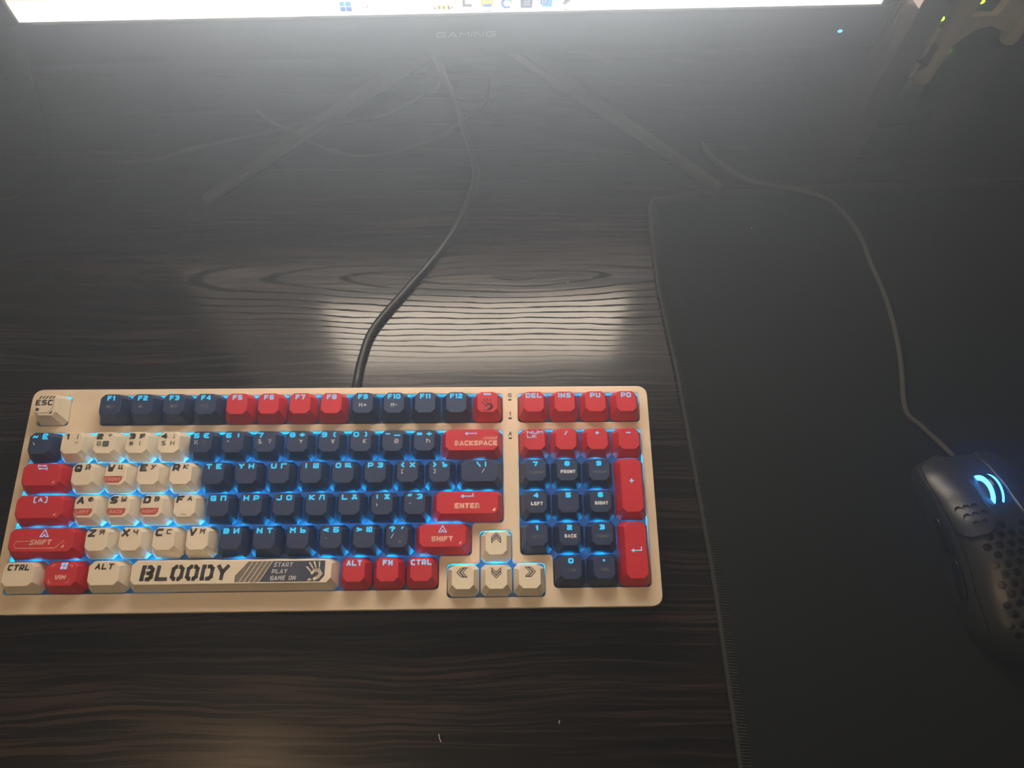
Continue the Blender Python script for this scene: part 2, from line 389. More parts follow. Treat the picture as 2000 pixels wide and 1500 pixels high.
mbox('top_bezel', -0.4, W_ + 0.4, -2.0, 5, H_ + 0.4, H_ + 9, M['chin'], 0.8)
# the lit panel: wallpaper, a white window in the middle, the taskbar
M['wallpaper'] = glow('screen_wallpaper', (1.0, 0.88, 0.80), 1.2)
M['page'] = glow('screen_white_page', (1.0, 0.93, 0.84), 19.0)
M['taskbar'] = glow('screen_taskbar', (1.0, 0.95, 0.88), 1.9)
for k, c, s_ in (('ico_blue', (0.0, 0.20, 0.80), 1.6), ('ico_cyan', (0.0, 0.42, 1.0), 2.0), ('ico_grey', (0.40, 0.35, 0.33), 0.25), ('ico_yellow', (1.0, 0.80, 0.12), 1.8),
                 ('ico_navy', (0.15, 0.25, 0.60), 0.9), ('ico_teal', (0.35, 0.95, 0.70), 0.9), ('ico_pale', (0.80, 0.76, 0.72), 0.7), ('ico_orange', (0.80, 0.28, 0.10), 0.7), ('ico_white', (1, 1, 1), 1.2)):
    M[k] = glow('screen_' + k, c, s_ * .4)
scr = mbox('screen', 0, W_, 0.0, 5, 0, H_, M['wallpaper'])
def sq(x0, x1, z0, z1, d):
    bm = bmesh.new(); box(bm, x0 * MM, x1 * MM, -(d + .45) * MM, -d * MM + .0001 * 0, z0 * MM, z1 * MM); return bm
obj('taskbar', sq(0.2, W_ - .2, 0.1, 14.2, 0.05), M['taskbar'], scr)
obj('page_window', sq(118, 434, 76, 212, 0.05), M['page'], scr)
def icon(name, fn):
    p = Print(); fn(p); o = p.build(name, scr); o.rotation_euler = (math.pi / 2, 0, 0); o.location = (0, -0.0007, 0); return o
def f(p):
    for i in (0, 1):
        for j in (0, 1):
            x = 198.0 + i * 3.7; y = 3.0 + j * 3.7; p.poly([(x, y), (x + 3.4, y), (x + 3.4, y + 3.4), (x, y + 3.4)], 'ico_cyan' if j else 'ico_blue')
icon('start_icon', f)
icon('search_icon', lambda p: (p.line([(213.3 + 1.9 * math.cos(a * .5236), 7.4 + 1.9 * math.sin(a * .5236)) for a in range(12)], .45, 'ico_grey', closed=True), p.line([(214.8, 5.9), (216, 4.6)], .5, 'ico_grey')))
icon('search_text', lambda p: p.text('Поиск', 225.5, 6.4, 2.6, 'ico_pale', w=.32, cw=2.2))
def f(p):
    top = [(254, 8.2), (256, 8.6), (259, 7.4), (262, 6.8), (265, 7.2), (268, 8.6), (269.8, 9.2)]
    bot = [(254.6, 6.2), (256.5, 3.6), (259, 2.7), (262, 2.6), (265, 2.9), (267.6, 4.2), (269.6, 6.6)]
    p.line(top, .45, 'ico_orange'); p.line(bot, .45, 'ico_orange')
    for a, b in zip(top, bot): p.line([a, b], .35, 'ico_orange')
    for x in (257, 259.5, 262.5, 265.5, 267): p.line([(x, 3.6), (x, 5.2)], .7, 'ico_orange')
    p.poly([(258, 3.4), (266, 3.4), (266.5, 6.2), (258, 6.0)], 'ico_yellow', -.02)
icon('game_icon', f)
icon('dark_icon', lambda p: p.poly([(274, 9.4), (275.8, 9.4), (275.8, 6.6), (280, 6.6), (280, 4.6), (274, 4.6)], 'ico_grey'))
icon('folder_icon', lambda p: (p.poly([(285.6, 4.8), (293.6, 4.8), (293.6, 11.5), (285.6, 11.5)], 'ico_yellow'), p.poly([(287, 4.3), (292.2, 4.3), (292.2, 6.2), (287, 6.2)], 'ico_blue', .02), p.poly([(287, .6), (292.4, .6), (292.4, 1.2), (287, 1.2)], 'ico_blue', .02)))
def f(p):
    p.line([(301.9 + 3.0 * math.cos(a), 6.6 + 3.0 * math.sin(a)) for a in [math.pi * (.35 + k * .13) for k in range(11)]], 1.7, 'ico_blue')
    p.line([(303 + 1.6 * math.cos(a), 7.8 + 1.2 * math.sin(a)) for a in (-.6, .3, 1.2, 2.0)], 1.5, 'ico_teal', z=.02)
icon('browser_icon', f)
icon('store_icon', lambda p: (p.poly([(310.6, 2.8), (317.8, 2.8), (318.2, 9.6), (310.2, 9.6)], 'ico_navy'), [p.poly([(312.6 + i * 2, 4.6 + j * 2), (314.3 + i * 2, 4.6 + j * 2), (314.3 + i * 2, 6.3 + j * 2), (312.6 + i * 2, 6.3 + j * 2)], 'ico_pale', .02) for i in (0, 1) for j in (0, 1)]))
icon('mail_icon', lambda p: (p.poly([(324, 3.4), (330.5, 3.4), (330.5, 10), (324, 10)], 'ico_cyan'), p.poly([(322.8, 5.2), (327.6, 5.2), (327.6, 10), (322.8, 10)], 'ico_blue', .02), p.line([(325.2 + 1.2 * math.cos(a * .785), 7.4 + 1.2 * math.sin(a * .785)) for a in range(8)], .5, 'ico_white', closed=True, z=.04)))
icon('tool_icon', lambda p: (p.poly([(336.6, 5.6), (338.4, 4.2), (341.2, 6.6), (342.6, 9), (339.4, 10)], 'ico_pale'), p.line([(338, 7), (341, 8.6)], .6, 'ico_grey', z=.02), p.poly([(338.6, .9), (340.4, .9), (340.4, 1.6), (338.6, 1.6)], 'ico_grey', .02)))
p = Print(); p.text('GAMING', 275.5, 0, 4.2, 'ink', w=.8, cw=6.2, gap=1.3, slant=.2)
M['bezelprint'] = plastic('grey_bezel_print', (0.16, 0.16, 0.16), 0.5); p.mats = [M['bezelprint']]
o = p.build('bezel_lettering', mon); o.rotation_euler = (math.pi / 2, 0, 0); o.location = (0, -0.0022, -0.0147)
bm = bmesh.new(); lathe(bm, [(.0010, 0), (.0011, .0003), (.0008, .0007)], 14, Matrix.Translation((.5248, -.0021, -.0186)) @ Matrix.Rotation(math.pi / 2, 4, 'X') @ Matrix.Scale(1.5, 4, (1, 0, 0)))
obj('power_light', bm, glow('blue_power_light', (0.05, 0.32, 1.0), 5.0), mon)
# V-shaped stand: legs on the desk, neck and column behind the panel
inv = Matrix.Rotation(-math.radians(2.2487), 4, 'Z') @ Matrix.Translation((0.20163, -0.20836, -0.134))
def leg(p0, p1, w0, w1):
    a = Vector(p0); b = Vector(p1); d = (b - a).normalized(); n = Vector((-d.y, d.x, 0)); bm = bmesh.new()
    vs = []
    for c, w, h in ((a, w0, .005), (b, w1, .009)):
        vs.append([bm.verts.new(c + n * s * w / 2 + Vector((0, 0, z))) for s, z in ((-1, 0.0), (1, 0.0), (.8, h), (-.8, h))])
    for k in range(4): bm.faces.new((vs[0][k], vs[0][(k + 1) % 4], vs[1][(k + 1) % 4], vs[1][k]))
    bm.faces.new(vs[0][::-1]); bm.faces.new(vs[1])
    bmesh.ops.recalc_face_normals(bm, faces=bm.faces[:])
    bmesh.ops.bevel(bm, geom=bm.edges[:], offset=.001, segments=2, affect='EDGES')
    bmesh.ops.transform(bm, matrix=inv, verts=bm.verts[:])
    o = obj('stand_leg', bm, M['stand_metal'], mon)
leg((-0.1275, 0.1775, 0), (0.065, 0.362, 0), .0085, .015)
leg((0.2665, 0.1895, 0), (0.083, 0.364, 0), .0085, .015)
bm = bmesh.new(); lathe(bm, [(.030, 0), (.032, .004), (.030, .018), (.024, .020), (.020, .05), (.020, .30)], 28, inv @ Matrix.Translation((0.074, 0.372, 0)))
obj('stand_column', bm, M['stand_metal'], mon, False)
bm = bmesh.new(); box(bm, -.03, .03, -.125, 0.0, .24, .29, .004); bmesh.ops.transform(bm, matrix=inv @ Matrix.Translation((0.074, 0.362, 0)), verts=bm.verts[:])
obj('stand_neck', bm, M['stand_metal'], mon)

# ---------------------------------------------------------------- cables on the desk
def cable(name, pts, r, mat, label, z=None, sides=12):
    P = [Vector((p[0] * MM, p[1] * MM, (p[2] * MM if len(p) > 2 else r))) for p in pts]
    bm = bmesh.new(); tube(bm, catmull(P, 10), r, sides); o = obj(name, bm, mat, None, True)
    if label: tag(o, label, 'cable')
    return o
cable('thin_cable', [(-200, 214), (-173, 217), (-145, 229), (-81, 245, 4), (-60, 248.5, 9), (-41, 253, 4), (-5, 262), (15, 272), (40, 292), (50, 310)], 0.0013, M['cable'], 'thin dark cable running across the desk behind the left stand leg')
cable('looped_cable', [(-100, 268), (-82, 251, 4), (-66, 240, 9), (-50, 231, 4), (-23, 223), (8, 224), (43, 239), (65, 258), (85, 280), (90, 310)], 0.0012, M['cable'], 'thin looping dark cable on the desk between the stand legs')
cable('glossy_cable', [(-420, 215), (-350, 190), (-292, 179), (-280, 178.5), (-266, 183), (-257, 193), (-254, 205), (-257, 225), (-275, 270), (-300, 330)], 0.0016, M['blackgloss'], 'thin glossy black cable curling on the desk at the left edge')

# ---------------------------------------------------------------- keyboard
P_ = 19.05
TILT = math.radians(6.0)
KZ = 19.0 - (-6.25 * P_ - 13.0) * math.sin(TILT)
kb = thing('keyboard', 'cream cased keyboard with navy, red and cream keycaps and blue backlight', 'keyboard', (-0.190, 0, KZ * MM), (TILT, 0, 0))
u = P_
def U(pts): return [(x * u, -y * u) for x, y in pts]
outer = round_poly([(-5.6, 4.6), (-5.6, -130.0), (377.2, -130.0), (377.2, 4.6)], 7.0, 8)
holes = [U([(0, 0), (1, 0), (1, 1), (0, 1)]), U([(2, 0), (15, 0), (15, 1), (2, 1)]), U([(15.5, 0), (19.5, 0), (19.5, 1), (15.5, 1)]),
         U([(0, 1.25), (15, 1.25), (15, 4.25), (14, 4.25), (14, 5.25), (13, 5.25), (13, 6.25), (0, 6.25)]),
         U([(15.5, 1.25), (19.5, 1.25), (19.5, 6.25), (16.5, 6.25), (16.5, 5.25), (15.5, 5.25)]),
         U([(14.25, 4.5), (15.25, 4.5), (15.25, 5.5), (16.25, 5.5), (16.25, 6.5), (13.25, 6.5), (13.25, 5.5), (14.25, 5.5)])]
holes = [round_poly(h, 2.6, 5) for h in holes]
me = slab([[(a * MM, b * MM) for a, b in l] for l in [outer] + holes], -6.5 * MM, 0, 0.5 * MM)
for pl in me.polygons: pl.use_smooth = False
link('top_frame', me, kb, [M['case']])
# body below the frame: a wedge that sits flat on the desk
bm = bmesh.new()
def ring(inset, zfun): return [bm.verts.new(((a + (inset if a < 180 else -inset)) * MM, (b + (inset if b < -60 else -inset)) * MM, zfun(b) * MM)) for a, b in outer]
zdesk = lambda b: -(KZ + b * math.sin(TILT)) / math.cos(TILT) + 0.4
r0 = ring(0.6, lambda b: -6.5); r1 = ring(0.0, lambda b: -7.2); r2 = ring(0.4, lambda b: max(-13, zdesk(b) + 2)); r3 = ring(2.5, zdesk)
for A, B in ((r0, r1), (r1, r2), (r2, r3)):
    for k in range(len(A)): bm.faces.new((A[k], A[(k + 1) % len(A)], B[(k + 1) % len(A)], B[k]))
bm.faces.new(r0[::-1]); bm.faces.new(r3); bmesh.ops.recalc_face_normals(bm, faces=bm.faces[:])
obj('case_base', bm, M['case'], kb)
bm = bmesh.new()
box(bm, -1 * MM, 372.5 * MM, -125 * MM, 1 * MM, -6.45 * MM, -5.6 * MM)
obj('switch_plate', bm, M['plate'], kb)

caps = {}
def cap_mesh(w, h, H, ins):
    """keycap w x h units: chamfered corners, sloping sides, flat top; origin at the base centre"""
    bm = bmesh.new(); W2 = (w * u - 0.95) / 2; H2 = (h * u - 0.95) / 2
    def oct(a, b, c, z, dy=0.0):
        return [bm.verts.new((x * MM, (y + dy) * MM, z * MM)) for x, y in
                ((a - c, -b), (a, -b + c), (a, b - c), (a - c, b), (-a + c, b), (-a, b - c), (-a, -b + c), (-a + c, -b))]
    sx = 2.75; sf = 3.3; sb = 1.6
    R = [oct(W2, H2, 2.4, 0), oct(W2, H2, 2.4, 1.0), oct(W2 - sx, H2 - (sf + sb) / 2, 2.5, H - .25, (sf - sb) / 2), oct(W2 - sx - .3, H2 - (sf + sb) / 2 - .3, 2.35, H, (sf - sb) / 2)]
    for A, B in zip(R, R[1:]):
        for k in range(8): bm.faces.new((A[k], A[(k + 1) % 8], B[(k + 1) % 8], B[k]))
    # hollow underside
    I = [oct(W2 - 1.1, H2 - 1.1, 2.0, 0), oct(W2 - sx - 1.0, H2 - (sf + sb) / 2 - 1.0, 2.0, H - 1.6, (sf - sb) / 2)]
    for k in range(8): bm.faces.new((R[0][(k + 1) % 8], R[0][k], I[0][k], I[0][(k + 1) % 8]))
    for k in range(8): bm.faces.new((I[0][(k + 1) % 8], I[0][k], I[1][k], I[1][(k + 1) % 8]))
    bm.faces.new(I[1]); bm.faces.new(R[3][::-1])
    bmesh.ops.recalc_face_normals(bm, faces=bm.faces[:])
    return bm
TOPW = lambda w: w * u - .95 - 5.5
# switch and led, shared meshes
bm = bmesh.new(); r = bmesh.ops.create_cone(bm, cap_ends=True, segments=4, radius1=9.4 * MM, radius2=6.6 * MM, depth=4.6 * MM)
bmesh.ops.rotate(bm, verts=bm.verts[:], cent=(0, 0, 0), matrix=Matrix.Rotation(math.pi / 4, 3, 'Z')); bmesh.ops.translate(bm, verts=bm.verts[:], vec=(0, 0, 2.3 * MM))
box(bm, -2 * MM, 2 * MM, -.6 * MM, .6 * MM, 4.6 * MM, 8 * MM); box(bm, -.6 * MM, .6 * MM, -2 * MM, 2 * MM, 4.6 * MM, 8 * MM)
switch_me = bpy.data.meshes.new('switch'); bm.to_mesh(switch_me); bm.free(); switch_me.materials.append(M['switch'])
bm = bmesh.new(); box(bm, -2.4 * MM, 2.4 * MM, -.55 * MM, .55 * MM, -1.0 * MM, 1.0 * MM, .2 * MM, 1)
led_me = bpy.data.meshes.new('led'); bm.to_mesh(led_me); bm.free(); led_me.materials.append(M['led'])

BASEZ = -1.2
def key(x, y, colour, label, fn=None, w=1, h=1, H=None):
    """x, y = left and top edge in key units"""
    H = H if H is not None else (10.6 if y < 1 else 10.2)
    kk = (w, h, H, colour)
    if kk not in caps:
        bm = cap_mesh(w, h, H, 0); me = bpy.data.meshes.new('keycap'); bm.to_mesh(me); bm.free(); me.materials.append(M[colour]); caps[kk] = me
    c = bpy.data.objects.new('keycap', caps[kk]); COL.objects.link(c); c.parent = kb
    cx, cy = (x + w / 2) * u, -(y + h / 2) * u
    c.location = (cx * MM, cy * MM, BASEZ * MM); c['label'] = label
    n = 1
    for name, me, dy, dz in (('switch', switch_me, 0, -5.6), ('led', led_me, 6.6 if h == 1 else 6.6, -4.4)):
        s = bpy.data.objects.new(name, me); COL.objects.link(s); s.parent = kb; s.location = (cx * MM, (cy + dy) * MM, dz * MM)
        if me is switch_me: s.scale = (1, .86, .8)
    if w >= 1.75 or h == 2:
        for s_ in (-1, 1):
            s = bpy.data.objects.new('led', led_me); COL.objects.link(s); s.parent = kb
            off = (w - 1) * u * .5 if w > 1 else 0
            s.location = ((cx + s_ * off) * MM, (cy + 6.6 + (s_ * 8 if h == 2 else 0)) * MM, -4.4 * MM)
    if fn:
        p = Print(); fn(p); o = p.build('legend', c); o.location = (0, 0.25 * MM, (H + .06) * MM)
    return c

LW = .88
def two(a, b, mat='lit', low=(), xa=-2.9, xb=2.9):
    def fn(p):
        if a: p.text(a, xa, 4.6, 3.2, mat, w=LW, cw=3.3)
        if b: p.text(b, xb, 4.6, 3.2, mat, w=LW, cw=3.3)
        for t, x, y, h, m in low: p.text(t, x, y, h, m, w=.42 if m in ('dim', 'grey') else .5, cw=h * .8)
    return fn
def top(t, mat='lit', low=None, h=3.2, gap=.7, cw=3.0):
    def fn(p):
        p.text(t, 0, 4.7, h, mat, w=LW, cw=cw, gap=gap)
        if low: low(p)
    return fn
def wasd(a, b, tagt=None):
    def fn(p):
        p.text(a, -2.9, 4.2, 4.4, 'ink', w=1.3, cw=4.2, slant=.14); p.text(b, 2.6, 4.6, 2.9, 'ink', w=.72, cw=2.9, slant=.14)
        if tagt:
            p.poly([(-6.2, -.6), (4.4, -.6), (4.1, -3.0), (2.6, -4.6), (-4.4, -4.6), (-6.2, -3.0)], 'tagred')
            p.text(tagt, -1.0, -2.6, 1.9, 'salmon', w=.36, cw=1.55, gap=.4, slant=.14, z=.03)
        if a == 'F': p.line([(-1.5, -4.6), (1.5, -4.6)], .35, 'ink')
    return fn
def numk(a, b, low):
    def fn(p):
        p.text(a, -2.9, 4.5, 3.6, 'ink', w=1.1, cw=3.7, slant=.06); p.text(b, 2.9, 4.5, 3.2, 'ink', w=.62, cw=2.5, slant=.1)
        for t, x, m in low:
            if t == '@': p.poly(round_poly([(x - 1.9, -1.8), (x + 1.9, -1.8), (x + 1.9, 1.8), (x - 1.9, 1.8)], .8, 3), 'greenink'); p.text('ә', x, 0, 1.9, 'dim', w=.3, cw=1.6, z=.03)
            else: p.text(t, x, .1, 2.8, m, w=.5, cw=2.5)
    return fn
# --- function row
def esc(p):
    for i in range(5): p.poly([(-5.6 + i * 2.0, 4.6), (-4.6 + i * 2.0, 4.6), (-3.2 + i * 2.0, 6.4), (-4.2 + i * 2.0, 6.4)], 'ink')
    p.text('ESC', -1.6, 2.2, 3.6, 'ink', w=.95, cw=3.0, gap=.6)
    p.poly([(-6.0, -3.2), (-4.0, -3.2), (-4.0, -1.2), (-6.0, -1.2)], 'ink')
    p.line([(-6.2, -4.4), (1.0, -4.4), (3.9, -1.4), (4.1, 4.2)], .3, 'ink')
    p.poly([(1.9, -4.9), (4.0, -4.9), (4.0, -2.6)], 'ink')
key(0, 0, 'cream', 'cream escape keycap with striped dark print', esc)
def spk(k):
    def fn(p):
        p.poly([(-2.2, -1.1), (-1.4, -1.1), (-.2, -2.1), (-.2, .9), (-1.4, -.1), (-2.2, -.1)], 'dim')
        if k == 0: p.line([(.8, -1.3), (2.2, .1)], .3, 'dim'); p.line([(.8, .1), (2.2, -1.3)], .3, 'dim')
        if k >= 1: p.line([(.7, -1.2), (1.1, -.6), (.7, 0)], .3, 'dim')
        if k >= 2: p.line([(1.6, -1.7), (2.2, -.6), (1.6, .5)], .3, 'dim')
    return fn
def play(p):
    p.line([(-2.4, -1.6), (-.4, -.6), (-2.4, .4)], .3, 'dim', closed=True); p.line([(.5, -1.6), (.5, .4)], .4, 'dim'); p.line([(1.5, -1.6), (1.5, .4)], .4, 'dim')
lows = {1: spk(0), 2: spk(1), 3: spk(2), 4: play, 9: lambda p: p.text('M+', .2, -.7, 2.3, 'grey', w=.4), 10: lambda p: p.text('M-', .2, -.7, 2.3, 'grey', w=.4)}
for i in range(1, 13):
    red = 5 <= i <= 8
    key(1 + i, 0, 'red' if red else 'navy', ('red' if red else 'navy') + ' F%d function keycap' % i, top('F%d' % i, 'litred' if red else 'lit', lows.get(i), gap=.5, cw=2.7))
def handk(p):
    hand_mark(p, .3, -1.0, 4.0, 'maroon'); p.poly([(-2.3, 5.1), (2.3, 5.1), (2.3, 6.4), (-2.3, 6.4)], 'litred')
key(14, 0, 'red', 'red keycap with dark hand print and white light slot', handk)
for i, t in enumerate(('DEL', 'INS', 'PU', 'PD')):
    key(15.5 + i, 0, 'red', 'red %s keycap' % t, top(t, 'litred', gap=.55, cw=2.9))
# --- number row
def tilde(p):
    two('~', 'Ё')(p); p.line([(-3.6, .9), (-2.7, -.3)], .6, 'grey')
key(0, 1.25, 'navy', 'navy tilde keycap', tilde)
for i, (a, b, low) in enumerate((('1', '!', [('"', 2.7, 'ink')]), ('2', '"', [('Ө', -3.0, 'ink'), ('@', 1.0, 'ink')]), ('3', '№', [('#', -3.0, 'ink'), ('|', 2.0, 'ink')]), ('4', ';', [('$', -3.0, 'ink'), ('H', 2.2, 'ink')]))):
    key(1 + i, 1.25, 'cream', 'cream number %s keycap' % a, numk(a, b, low))
for i, (a, b, low) in enumerate((('5', '€', [('%', -3, .6, 2.6, 'grey'), ('F', 2.2, .6, 2.4, 'dim')]), ('6', ':', [('^', -3, .8, 1.6, 'grey'), (':', 3, .6, 2.2, 'dim')]),
        ('7', '', [('&', -2.9, .7, 2.8, 'grey'), ('?', 2.8, .7, 2.6, 'grey')]), ('8', '*', [('Y', 2.4, .4, 2.6, 'grey')]), ('9', '(', [('¥', 2.4, .4, 2.6, 'grey')]),
        ('0', ')', [('K', 2.4, .4, 2.6, 'grey')]), ('-', '_', [('Ө', 2.4, .4, 2.8, 'grey')]), ('=', '+', [('h', 2.4, .4, 2.8, 'grey')]))):
    nm = {'-': 'minus', '=': 'equals'}.get(a, 'number ' + a)
    if b == '_':
        fn = lambda p: (p.line([(-4, 4.8), (-2, 4.8)], .8, 'lit'), p.line([(1.2, 3.8), (4.2, 3.8)], .8, 'lit'), p.text('Ө', 2.4, .2, 2.8, 'grey', w=.4))
    else: fn = two(a, b, low=low)
    key(5 + i, 1.25, 'navy', 'navy %s keycap' % nm, fn)
def arrow_left(p, x, y, L, hook=0.0, mat='litred', k=1.0):
    p.poly([(x - L / 2, y), (x - L / 2 + 1.9 * k, y + 1.25 * k), (x - L / 2 + 1.9 * k, y - 1.25 * k)], mat)
    p.line([(x - L / 2 + 1.6, y), (x + L / 2, y)] + ([(x + L / 2, y + hook)] if hook else []), .62, mat)
def bksp(p):
    arrow_left(p, -.6, 4.6, 7.4)
    for i in range(6): p.poly([(6.6 + i * 1.45, .9), (7.2 + i * 1.45, .9), (8.6 + i * 1.45, 2.5), (8.0 + i * 1.45, 2.5)], 'salmon')
    p.text('BACKSPACE', 2.6, -1.4, 3.1, 'salmon', w=.82, cw=2.5, gap=.38)
key(13, 1.25, 'red', 'wide red backspace keycap', bksp, w=2)
key(15.5, 1.25, 'red', 'red num lock keycap', lambda p: (p.text('NUM', -4.6, 5.0, 2.0, 'litred', w=.5, cw=3.0, gap=.4, left=True), p.text('LK', -4.6, 2.5, 2.0, 'litred', w=.5, cw=2.7, gap=.4, left=True)))
for i, (t, nm) in enumerate((('/', 'slash'), ('*', 'asterisk'), ('-', 'minus'))):
    key(16.5 + i, 1.25, 'red', 'red number pad %s keycap' % nm, lambda p, t=t: p.text(t, 0, 4.4, 2.6, 'litred', w=.7, cw=2.4) if t != '-' else p.line([(-1, 4.4), (1, 4.4)], .8, 'litred'))
# --- letter rows
def tabk(p):
    for s_, y in ((1, 5.9), (-1, 4.2)):
        p.line([(-2.2, y), (2.2, y)], .55, 'litred'); p.poly([(s_ * 2.4, y), (s_ * 1.0, y + .8), (s_ * 1.0, y - .8)], 'litred')
    p.line([(-2.6, 6.6), (-2.6, 5.2)], .5, 'litred'); p.line([(2.6, 5), (2.6, 3.4)], .5, 'litred'); p.poly([(6.4, -4.4), (8.2, -4.4), (8.2, -2.8)], 'salmon')
key(0, 2.25, 'red', 'red tab keycap at the left edge', tabk, w=1.5)
for i, (a, b, t) in enumerate((('Q', 'Й', None), ('W', 'Ц', 'FRONT'), ('E', 'У', None), ('R', 'K', None))):
    key(1.5 + i, 2.25, 'cream', 'cream letter %s keycap' % a + (' with red tag' if t else ''), wasd(a, b, t))
for i, (a, b, low) in enumerate((('T', 'E', ()), ('Y', 'H', ()), ('U', 'Г', ()), ('I', 'Ш', ()), ('O', 'Щ', ()), ('P', 'З', ()), ('{', 'X', [('[', -3, .6, 2.6, 'grey')]), ('}', 'Ъ', [(']', -3, .6, 2.6, 'grey')]))):
    key(5.5 + i, 2.25, 'navy', 'navy %s keycap' % (('letter ' + a) if a.isalpha() else 'bracket'), two(a, b, low=low))
key(13.5, 2.25, 'navy', 'wide navy backslash keycap', two('\\', '|', low=[('/', 2.2, .6, 2.8, 'grey')], xa=-.6, xb=3.6), w=1.5)
def capsk(p):
    p.line([(-2.4, 6.4), (-3.6, 6.4), (-3.6, 3.2), (-2.4, 3.2)], .6, 'litred'); p.line([(2.4, 6.4), (3.6, 6.4), (3.6, 3.2), (2.4, 3.2)], .6, 'litred')
    p.text('A', 0, 4.8, 2.5, 'litred', w=.6, cw=2.6); p.poly([(8.2, -4.4), (10.0, -4.4), (10.0, -2.8)], 'salmon')
key(0, 3.25, 'red', 'red caps lock keycap', capsk, w=1.75)
for i, (a, b, t) in enumerate((('A', 'Ф', 'LEFT'), ('S', 'Ы', 'BACK'), ('D', 'B', 'RIGHT'), ('F', 'A', None))):
    key(1.75 + i, 3.25, 'cream', 'cream letter %s keycap' % a + (' with red tag' if t else ''), wasd(a, b, t))
for i, (a, b, low) in enumerate((('G', 'П', ()), ('H', 'P', ()), ('J', 'O', [('_', 0, -3.2, 1.0, 'dim')]), ('K', 'Л', ()), ('L', 'Д', ()), (':', 'Ж', [(';', -2.9, .3, 2.6, 'grey')]), ('"', 'Э', [("'", -2.6, .3, 1.4, 'grey')]))):
    key(5.75 + i, 3.25, 'navy', 'navy %s keycap' % (('letter ' + a) if a.isalpha() else {':': 'colon', '"': 'quote'}[a]), two(a, b, low=low))
def enter(p):
    arrow_left(p, -.4, 4.4, 7.4, 1.6); p.text('ENTER', -.2, -1.2, 3.2, 'salmon', w=.85, cw=2.6, gap=.4); p.poly([(14.2, -4.4), (16.4, -4.4), (16.4, -2.2)], 'salmon')
key(12.75, 3.25, 'red', 'wide red enter keycap of the letter block', enter, w=2.25)
def up_mark(p, x, y, k=1.0):
    p.line([(x - 2.1 * k, y - 1.6 * k), (x, y + 2.0 * k), (x + 2.1 * k, y - 1.6 * k), (x + .7 * k, y - 1.6 * k), (x, y - .4 * k), (x - .7 * k, y - 1.6 * k)], .55, 'litred', closed=True)
def lshift(p):
    up_mark(p, 1.2, 4.3, 1.1); p.text('SHIFT', -.2, -.6, 3.0, 'salmon', w=.75, cw=2.4, gap=.45, slant=.2)
    p.line([(-6.4, .0), (-13.6, .0), (-14.6, -1), (-14.6, -2.9), (-13.4, -3.9), (8.2, -3.9), (13.0, .4)], .26, 'salmon'); p.poly([(11.4, -3.7), (13.2, -3.7), (13.2, -1.9)], 'salmon')
key(0, 4.25, 'red', 'wide red left shift keycap with outlined print', lshift, w=2.25)
for i, (a, b) in enumerate((('Z', 'Я'), ('X', 'Ч'), ('C', 'C'), ('V', 'M'))): key(2.25 + i, 4.25, 'cream', 'cream letter %s keycap' % a, wasd(a, b))
for i, (a, b, low, nm) in enumerate((('B', 'И', (), 'letter B'), ('N', 'T', (), 'letter N'), ('M', 'Ь', (), 'letter M'), ('<', 'Б', [(',', -2.8, .4, 1.6, 'grey')], 'less than'), ('>', 'Ю', [('.', -2.8, .4, 1.2, 'grey')], 'greater than'),
        ('?', "'", [('/', -2.8, .7, 2.6, 'grey'), ('.', 2.6, .6, 1.2, 'grey'), ('№', 1.8, -2.6, 2.0, 'dim')], 'question mark'))):
    key(6.25 + i, 4.25, 'navy', 'navy %s keycap' % nm, two(a, b, low=low))
def rshift(p):
    up_mark(p, 0, 4.3, 1.05); p.text('SHIFT', -.2, -1.2, 3.0, 'salmon', w=.82, cw=2.5, gap=.4); p.poly([(9.2, -4.2), (11.0, -4.2), (11.0, -2.4)], 'salmon')
key(12.25, 4.25, 'red', 'red right shift keycap', rshift, w=1.75)
# --- bottom row
key(0, 5.25, 'cream', 'cream left control keycap', lambda p: p.text('CTRL', 0, 4.4, 3.4, 'ink', w=.92, cw=2.7, gap=.5, slant=.2), w=1.25)
def wink(p):
    for i in (0, 1):
        for j in (0, 1): p.poly([(-.9 + i * 2.0 + j * .3, 3.2 + j * 2.0), (.8 + i * 2.0 + j * .3, 3.2 + j * 2.0), (1.1 + i * 2 + j * .3, 4.9 + j * 2.0), (-.6 + i * 2 + j * .3, 4.9 + j * 2.0)], 'litred')
    p.text('WIN', 0, -1.2, 2.7, 'salmon', w=.66, cw=2.3, gap=.4, slant=.2)
    for pts in ([(-5.6, 4.2), (-5.2, 5.6), (-3.6, 5.6)], [(5.6, 4.2), (5.8, 5.6), (4.2, 5.6)], [(-6, -2.4), (-6.2, -4.2), (-4.6, -4.2)], [(5.2, -2.4), (4.8, -4.2), (3.6, -4.2)]): p.line(pts, .26, 'salmon')
key(1.25, 5.25, 'red', 'red win keycap beside the left control keycap', wink, w=1.25)
key(2.5, 5.25, 'cream', 'cream left alt keycap', lambda p: p.text('ALT', 0, 4.4, 3.4, 'ink', w=.92, cw=3.0, gap=.6, slant=.2), w=1.25)
